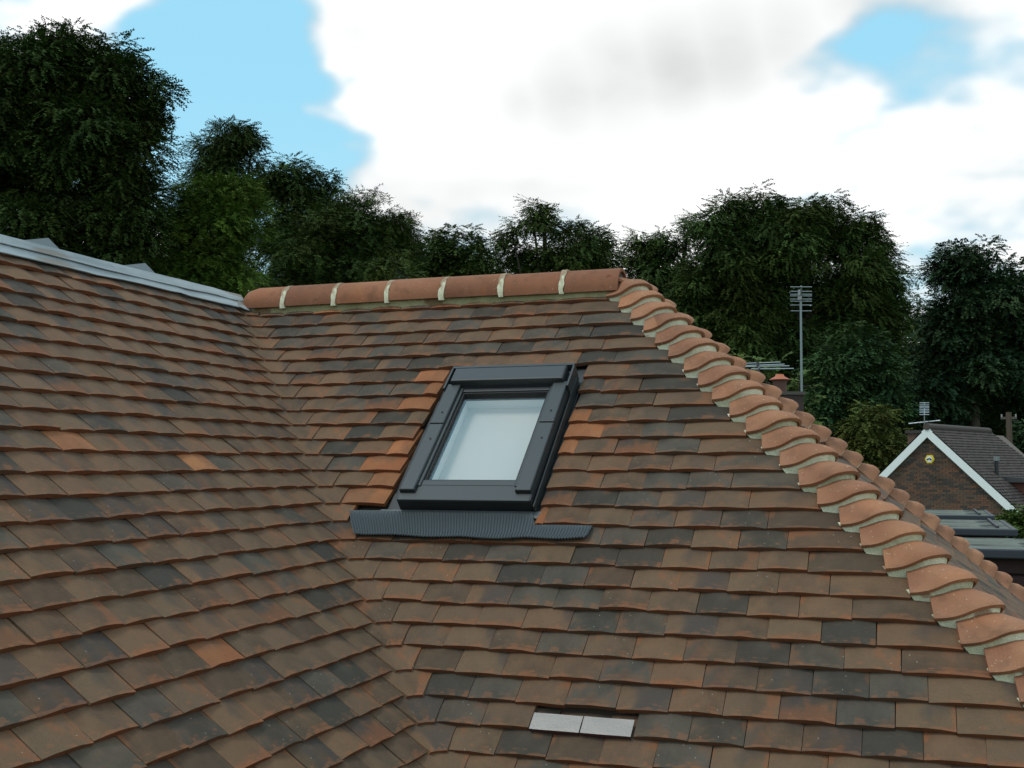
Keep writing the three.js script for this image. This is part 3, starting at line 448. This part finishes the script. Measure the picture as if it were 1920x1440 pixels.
// ---------------------------------------------------------------- neighbour: brick gable house
{
  const A = at(1740, 803, 40), e2 = 0.70, ex = RT.clone().multiplyScalar(Math.sin(e2)).add(V(FW.x, 0, FW.z).normalize().multiplyScalar(Math.cos(e2)));   // ridge direction, away to the right
  const turn = Math.atan2(-ex.x, -ex.z) ;   // local -z along the ridge
  const h = thing('gable_house', 'brown brick gable house with white bargeboards and dark tiled roof', 'house', [A.x, 0, A.z], turn);
  const apex = A.y, pt = .95, HW = 4.6, LEN = 8.6, ev = apex - HW * pt;
  const mortar = std(.15, .12, .1, .95);
  const ws = new THREE.Shape(); ws.moveTo(-HW + .35, 0); ws.lineTo(HW - .35, 0); ws.lineTo(HW - .35, ev + .28 - .1); ws.lineTo(0, apex - .1); ws.lineTo(-HW + .35, ev + .18); ws.closePath();
  const wg = new THREE.ExtrudeGeometry(ws, { depth: LEN - .6, bevelEnabled: false }); wg.translate(0, 0, -LEN + .55); 
  const wall = part('gable_wall', wg, mortar, h);
  const bm = [[.115, .066, .044], [.075, .052, .041], [.14, .072, .044], [.055, .046, .041], [.11, .076, .053], [.155, .076, .045]].map(c => std(c[0], c[1], c[2], .9)), bg = new THREE.BoxGeometry(.214, .064, .04), rest = []; const r = rng(8); let count = 0;
  for (let row = 0; row < 62; row++) { const y = apex - .42 - row * .075, half = (apex - .14 - y - .05) / pt - .1; for (let x = -Math.floor(half / .225) * .225 + (row % 2 ? .1125 : 0) - .225; x < half; x += .225) { if (Math.abs(x) + .107 > half) continue; const lx = x, m = bm[Math.floor(r() * 6)];
    if (count < 300 && row < 26) { const b = part('brick', bg, m, wall); b.position.set(lx, y, 0); count++; } else { const g = bg.clone(); g.translate(lx, y, .008); g.setAttribute('color', new THREE.Float32BufferAttribute([...Array(24)].flatMap(() => [m.color.r, m.color.g, m.color.b]), 3)); rest.push(g); } } }
  // wall front face lies at local z = -.3; bring the bricks to it
  wall.children.forEach(b => { b.position.z = -.05 + .0 + r() * .004; }); 
  const rg = mergeGeometries(rest); rg.translate(0, 0, -.056); const ro = part('lower_bricks', rg, new THREE.MeshStandardMaterial({ vertexColors: true, roughness: .9 }), wall); ro.userData.kind = 'stuff';
  // roof: stepped courses
  const tilesM = texture(256, 256, (u, v, c, i, j) => { const row = Math.floor(v * 16), n = hash3(Math.floor(u * 10 + (row % 2) * .5), row, 4), m = fbm(u * 6, v * 6, 2, 4); c[0] = 40 + n * 22 + m * 18; c[1] = 33 + n * 17 + m * 16; c[2] = 30 + n * 15 + m * 16; mix3(c, [104, 106, 84], sst(.62, .74, fbm(u * 20, v * 20, 7, 3)) * .6); });
  const rm = new THREE.MeshStandardMaterial({ map: tilesM, roughness: .9 });
  const L = Math.hypot(HW, HW * pt) + .15, courses = 46;
  for (const sg of [1, -1]) {
    const P = [], U = [], hipRun = sg > 0 ? .62 : .62; const ang = Math.atan(pt), cs = Math.cos(ang), sn = Math.sin(ang);
    const pos = (s, z, hh) => [sg * (s * cs + sn * hh), apex + .06 - s * sn + cs * hh, z];
    for (let k = 0; k < courses; k++) { const s0 = L * k / courses, s1 = L * (k + 1) / courses, z0 = .12, e0 = -6.4 - s0 * cs * .55, e1 = -6.4 - s1 * cs * .55;
      const a = pos(s0, z0, 0), b = pos(s0, e0, 0), c2 = pos(s1, e1, .022), d = pos(s1, z0, .022), c3 = pos(s1, e1, 0), d3 = pos(s1, z0, 0);
      const q = sg > 0 ? [a, d, c2, a, c2, b, d, d3, c3, d, c3, c2] : [a, c2, d, a, b, c2, d, c3, d3, d, c2, c3];
      const uvv = new Map([[a, [0, s0]], [b, [(z0 - e0), s0]], [c2, [(z0 - e1), s1]], [d, [0, s1]], [c3, [z0 - e1, s1]], [d3, [0, s1]]]);
      for (const v of q) { P.push(...v); const w = uvv.get(v); U.push(w[0] / 1.65, w[1] / 1.6); } }
    const g = new THREE.BufferGeometry(); g.setAttribute('position', new THREE.Float32BufferAttribute(P, 3)); g.setAttribute('uv', new THREE.Float32BufferAttribute(U, 2)); g.computeVertexNormals(); part('roof_slope', g, rm, h);
  }
  { const hg = new THREE.BufferGeometry(); const d = HW * .55; hg.setAttribute('position', new THREE.Float32BufferAttribute([0, apex + .05, -6.4, HW + .1, ev, -6.4 - d - .1, -HW - .1, ev, -6.4 - d - .1], 3)); hg.setAttribute('uv', new THREE.Float32BufferAttribute([0, 0, 3, 3, -3, 3], 2)); hg.computeVertexNormals(); part('hip_end', hg, rm, h); }
  { const cap = new THREE.CylinderGeometry(.12, .12, 6.5, 8, 1); cap.rotateX(Math.PI / 2); cap.translate(0, apex + .05, -3.1); part('ridge_capping', cap, std(.075, .06, .052, .9), h); }
  const white = std(.8, .84, .82, .5), ang = Math.atan(pt);
  for (const sg of [1, -1]) { const g = new THREE.BoxGeometry(Math.hypot(HW, HW * pt) + .06, .24, .05); g.translate(sg * -(Math.hypot(HW, HW * pt)) / 2, 0, 0); g.rotateZ(sg * -ang); const cx = 0; g.translate(0, 0, 0);
    // board hangs from the apex down along the rake
    const bb = new THREE.BoxGeometry(Math.hypot(HW, HW * pt) + .1, .24, .05); bb.translate((Math.hypot(HW, HW * pt) + .1) / 2 - .02, -.14, 0); bb.rotateZ(-ang); if (sg < 0) { bb.scale(-1, 1, 1); const ix = bb.index.array; for (let i = 0; i < ix.length; i += 3) { const t = ix[i]; ix[i] = ix[i + 1]; ix[i + 1] = t; } bb.computeVertexNormals(); }
    bb.translate(0, apex + .05, .09 - (sg < 0 ? .002 : 0)); part('bargeboard', bb, white, h); }
  // chimney stack standing behind the left slope
  { const ch = part('chimney', box(-2.75, apex - 2.0, -5.9, -1.75, apex - .02, -5.2), std(.13, .075, .055, .9), h); part('chimney_cap', box(-2.82, apex - .02, -5.97, -1.68, apex + .1, -5.13), std(.05, .045, .042, .9), ch); }
  // flat-topped dormer and vent pipe on the right slope
  { const dm = holder('dormer', h); part('dormer_wall', box(2.0, apex - 3.6, -4.2, 4.6, apex - 1.86, -2.1), std(.14, .05, .035, .85), dm); part('dormer_roof', box(1.8, apex - 1.86, -4.4, 4.85, apex - 1.70, -1.9), std(.05, .052, .055, .7), dm);
    part('vent_pipe', rod(V(1.75, apex - 1.9, -1.6), V(1.75, apex - 1.1, -1.6), .07, .07, 10), std(.02, .02, .022, .5), h); part('pipe_cowl', rod(V(1.75, apex - 1.12, -1.6), V(1.75, apex - .96, -1.6), .1, .1, 10), std(.2, .22, .21, .7), h); }
  // alarm box
  const al = thing('alarm_box', 'yellow six sided alarm box high on the brick gable', 'alarm box', (() => { const p = at(1743, 861, 39.6); return [p.x, p.y, p.z]; })(), turn);
  const hx = new THREE.CylinderGeometry(.155, .165, .07, 6); hx.rotateX(Math.PI / 2); hx.rotateZ(Math.PI / 6); part('housing', hx, std(.75, .55, .03, .45), al);
  const disc = new THREE.CylinderGeometry(.1, .1, .012, 18); disc.rotateX(Math.PI / 2); disc.translate(0, 0, .038); part('badge', disc, std(.75, .76, .74, .5), al);
  const bar = new THREE.Shape(); bar.moveTo(-.085, -.035); bar.lineTo(-.085, -.005); bar.bezierCurveTo(-.04, .05, .04, .05, .085, -.005); bar.lineTo(.085, -.035); bar.lineTo(.02, -.035); bar.lineTo(.02, -.01); bar.lineTo(-.03, -.01); bar.lineTo(-.03, -.035); bar.closePath();
  const bgm = new THREE.ExtrudeGeometry(bar, { depth: .006, bevelEnabled: false }); bgm.translate(0, 0, .045); part('emblem', bgm, std(.03, .04, .09, .5), al);
}
// ---------------------------------------------------------------- aerials, chimney house, pole, flat roofs
const alum = std(.42, .46, .47, .4, { metalness: .5 }), steel = std(.25, .30, .31, .45, { metalness: .5 });
{ // house below with the chimney that carries the mast
  const p = at(1475, 800, 18.5), h = thing('chimney_house', 'low house hidden behind hip, dark brick chimney and terracotta pot showing', 'house', [p.x, 0, p.z], .35);
  const top = at(1490, 742, 18.5).y;
  part('wall', box(-3.5, 0, -3, 3.5, 2.6, 3), std(.13, .075, .055, .9), h);
  const rs = new THREE.Shape(); rs.moveTo(-3.8, 2.5); rs.lineTo(3.8, 2.5); rs.lineTo(0, 4.3); rs.closePath(); const rg = new THREE.ExtrudeGeometry(rs, { depth: 6.4, bevelEnabled: false }); rg.translate(0, 0, -3.2); part('roof', rg, std(.07, .05, .042, .9), h);
  const ch = part('chimney', box(-.2, 3.6, -.3, .2, top, .3), std(.055, .038, .032, .9), h); part('chimney_course', box(-.23, top, -.33, .23, top + .05, .33), std(.09, .075, .065, .9), ch);
  const pot = new THREE.LatheGeometry([[.11, 0], [.105, .16], [.12, .17], [.12, .2], [.1, .2]].map(q => new THREE.Vector2(...q)), 14); pot.translate(-.16 + .06, top + .05, 0); part('chimney_pot', pot, std(.12, .055, .04, .8), h);
  const hat = new THREE.LatheGeometry([[.0, .09], [.06, .085], [.075, .05], [.17, 0], [.16, -.01], [0, -.01]].map(q => new THREE.Vector2(...q)), 14); hat.translate(-.1, top + .26, 0); part('pot_cowl', hat, std(.42, .12, .055, .6), h);
}
function yagi(t, n, spacing, len, boomDir, elDir, origin, r = .008, refl = false) {
  const list = []; part('boom', rod(origin.clone().addScaledVector(boomDir, -spacing * .4), origin.clone().addScaledVector(boomDir, spacing * (n - .6)), r * 1.2), steel, t);
  for (let k = 0; k < n; k++) { const c = origin.clone().addScaledVector(boomDir, spacing * k), l = len * (1 - k * .01); part('element', rod(c.clone().addScaledVector(elDir, -l / 2), c.clone().addScaledVector(elDir, l / 2), r), alum, t); }
}
{ // tall mast, aerial tilted so that its elements show one above the other
  const d = 18.4, b = at(1503, 775, d), tp = at(1501, 545, d), t = thing('tall_aerial', 'tall aerial mast with ladder of thin rods in front of beech', 'aerial', [b.x, b.y, b.z]);
  const l = tp.clone().sub(b), m = V(0, l.y, 0); const dz = V(0, 0, 0);
  part('mast', rod(V(0, -.5, 0), V(l.x, l.y - .05, l.z), .02, .016, 8), steel, t);
  const up = at(1500, 583, d).sub(b), dn = V(0, 0, 0); const boom = at(1502, 538, d - .35).sub(at(1502, 583, d + .25)).normalize();
  const el = RT.clone(); const o = at(1502, 583, d + .25).sub(b);
  const total = at(1502, 538, d - .35).sub(at(1502, 583, d + .25)).length();
  part('boom', rod(o.clone().addScaledVector(boom, -.02), o.clone().addScaledVector(boom, total + .02), .012), steel, t);
  for (const q of [0, .25, .41, .5, .63, .7, .82, 1]) { const c = o.clone().addScaledVector(boom, total * q), ln = .345 - Math.abs(q - .5) * .02; part('element', rod(c.clone().addScaledVector(el, -ln / 2), c.clone().addScaledVector(el, ln / 2), .0055), alum, t); }
  const rp = box(-.03, -.1, -.006, .03, .1, .006); rp.rotateX(-.5); const c = o.clone().addScaledVector(boom, total * .68); rp.translate(c.x - .02, c.y, c.z); part('reflector', rp, std(.12, .13, .13, .5), t);
}
{ // long aerial lying level above the hip tiles
  const d = 16, b = at(1422, 745, d), t = thing('level_aerial', 'long aerial of level rods just above hip tiles', 'aerial', [b.x, b.y, b.z]); const topp = at(1421, 684, d).sub(b);
  part('mast', rod(V(0, -1.2, 0), topp.clone().add(V(0, .04, 0)), .022), std(.05, .05, .05, .6), t);
  for (const [x0, y0, x1, y1, dd] of [[1382, 682, 1463, 679, .3], [1390, 686, 1471, 683, .15], [1395, 687.5, 1480, 686, 0], [1408, 692, 1488, 691, -.2]]) part('element', rod(at(x0, y0, d + dd).sub(b), at(x1, y1, d + dd).sub(b), .0075), alum, t);
  part('boom', rod(at(1419, 681, d + .35).sub(b), at(1424, 692, d - .25).sub(b), .012), std(.06, .06, .06, .6), t);
}
{ // aerial on the gable house ridge
  const d = 41.5, b = at(1733, 806, d), t = thing('gable_aerial', 'small ladder shaped aerial and cross rod on gable house ridge', 'aerial', [b.x, b.y, b.z]);
  part('mast', rod(V(0, -.3, 0), at(1733, 758, d).sub(b), .022, .018), steel, t);
  for (const y of [755.5, 759.5, 762.5, 765, 768, 771, 773.5, 777.5]) { const k = (y - 766) * .03; part('element', rod(at(1724, y, d - k).sub(b), at(1742, y, d - k).sub(b), .017), alum, t); }
  part('boom', rod(at(1733, 755, d + .35).sub(b), at(1733, 778, d - .35).sub(b), .02), steel, t);
  part('cross_rod', rod(at(1704, 794.5, d + .3).sub(b), at(1763, 788.5, d - .3).sub(b), .025), alum, t);
  for (const k of [.1, .25, .4, .6, .8]) { const q = at(lerp(1704, 1763, k), lerp(794.5, 788.5, k), d + .3 - .6 * k).sub(b), v = V(FW.x, 0, FW.z).normalize(); part('element', rod(q.clone().addScaledVector(v, -.25), q.clone().addScaledVector(v, .25), .012), alum, t); }
}
{ // telegraph pole
  const d = 50, tp = at(1891, 773, d), t = thing('telegraph_pole', 'brown wooden telegraph pole with short crossarm behind gable house', 'pole', [tp.x, 0, tp.z]);
  part('post', rod(V(0, 0, 0), V(0, tp.y, 0), .15, .12, 10), std(.09, .065, .045, .95), t); part('crossarm', box(-.32, tp.y - .3, -.06, .32, tp.y - .2, .06), std(.1, .085, .07, .9), t);
  for (const x of [-.28, .28]) part('insulator', rod(V(x, tp.y - .2, 0), V(x, tp.y - .08, 0), .035, .03, 8), std(.3, .3, .28, .4), t);
}
{ // three flat felt roofs in a row
  const y = EYE.y - .66, felt = texture(256, 256, (u, v, c, i, j) => { const n = fbm(u * 7, v * 7, 3, 5); c[0] = 84 + n * 44; c[1] = 88 + n * 44; c[2] = 80 + n * 42; mix3(c, [44, 46, 48], sst(.62, .72, fbm(u * 5 + 3, v * 9, 8, 4)) * .7); const k = .9 + hash3(i, j, 3) * .2; c[0] *= k; c[1] *= k; c[2] *= k; });
  const fm = new THREE.MeshPhysicalMaterial({ map: felt, roughness: .95, specularIntensity: .3, bumpMap: atlasBump, bumpScale: .006 }), lip = std(.028, .033, .042, .5), boardM = [std(.032, .012, .011, .75), std(.038, .014, .012, .75)];
  const hd = V(FW.x, 0, FW.z).normalize();
  [[9.05, 10.6, 1990, 'nearest the roof, with torn felt corner'], [12.05, 14.2, 1890, 'middle of three, beside leafy bush'], [15.3, 17.3, 1851, 'last of three, against the brick gable']].forEach(([d0, d1, px, what], i) => {
    const x1 = (px - 960) / FPX * d0, x0 = x1 - 4.2, o = V(EYE.x, 0, EYE.z).addScaledVector(hd, d0).addScaledVector(RT, x1), len = d1 - d0;
    const t = thing('flat_roofed_outbuilding', ['flat grey felt roof over dark red boards, longest and closest to hip tiles', 'middle flat grey felt roof with dark lip ending at the leafy bush', 'farthest flat grey felt roof in front of the brick gable'][i], 'outbuilding', [o.x, 0, o.z], 0, 'flat felt roofs in a row');
    part('felt_roof', box(-4.2, y - .012, -len, 0, y, 0), fm, t);
    part('kerb', mergeGeometries([bevelBox(-4.2, y - .07, -.001, .06, y + .006, .05, .012), bevelBox(.002, y - .07, -len, .06, y + .006, -.002, .012)]), lip, t);
    part('roll', box(-.13, y, -len + .05, -.10, y + .025, -.25), lip, t);
    const wl = part('wall', box(-4.1, 0, -len + .05, -.06, y - .02, -.08), std(.012, .006, .006, .9), t);
    for (let k = 0; k < 7; k++) part('board', bevelBox(-4.12, y - .19 - k * .15, -.08, -.05, y - .075 - k * .15 + .012, -.058 + .004 * (k % 2), .003), boardM[k % 2], t);
  });
}

scene.traverse(o => { if (o.isMesh) { o.castShadow = true; o.receiveShadow = true; } });
renderer.render(scene, camera);
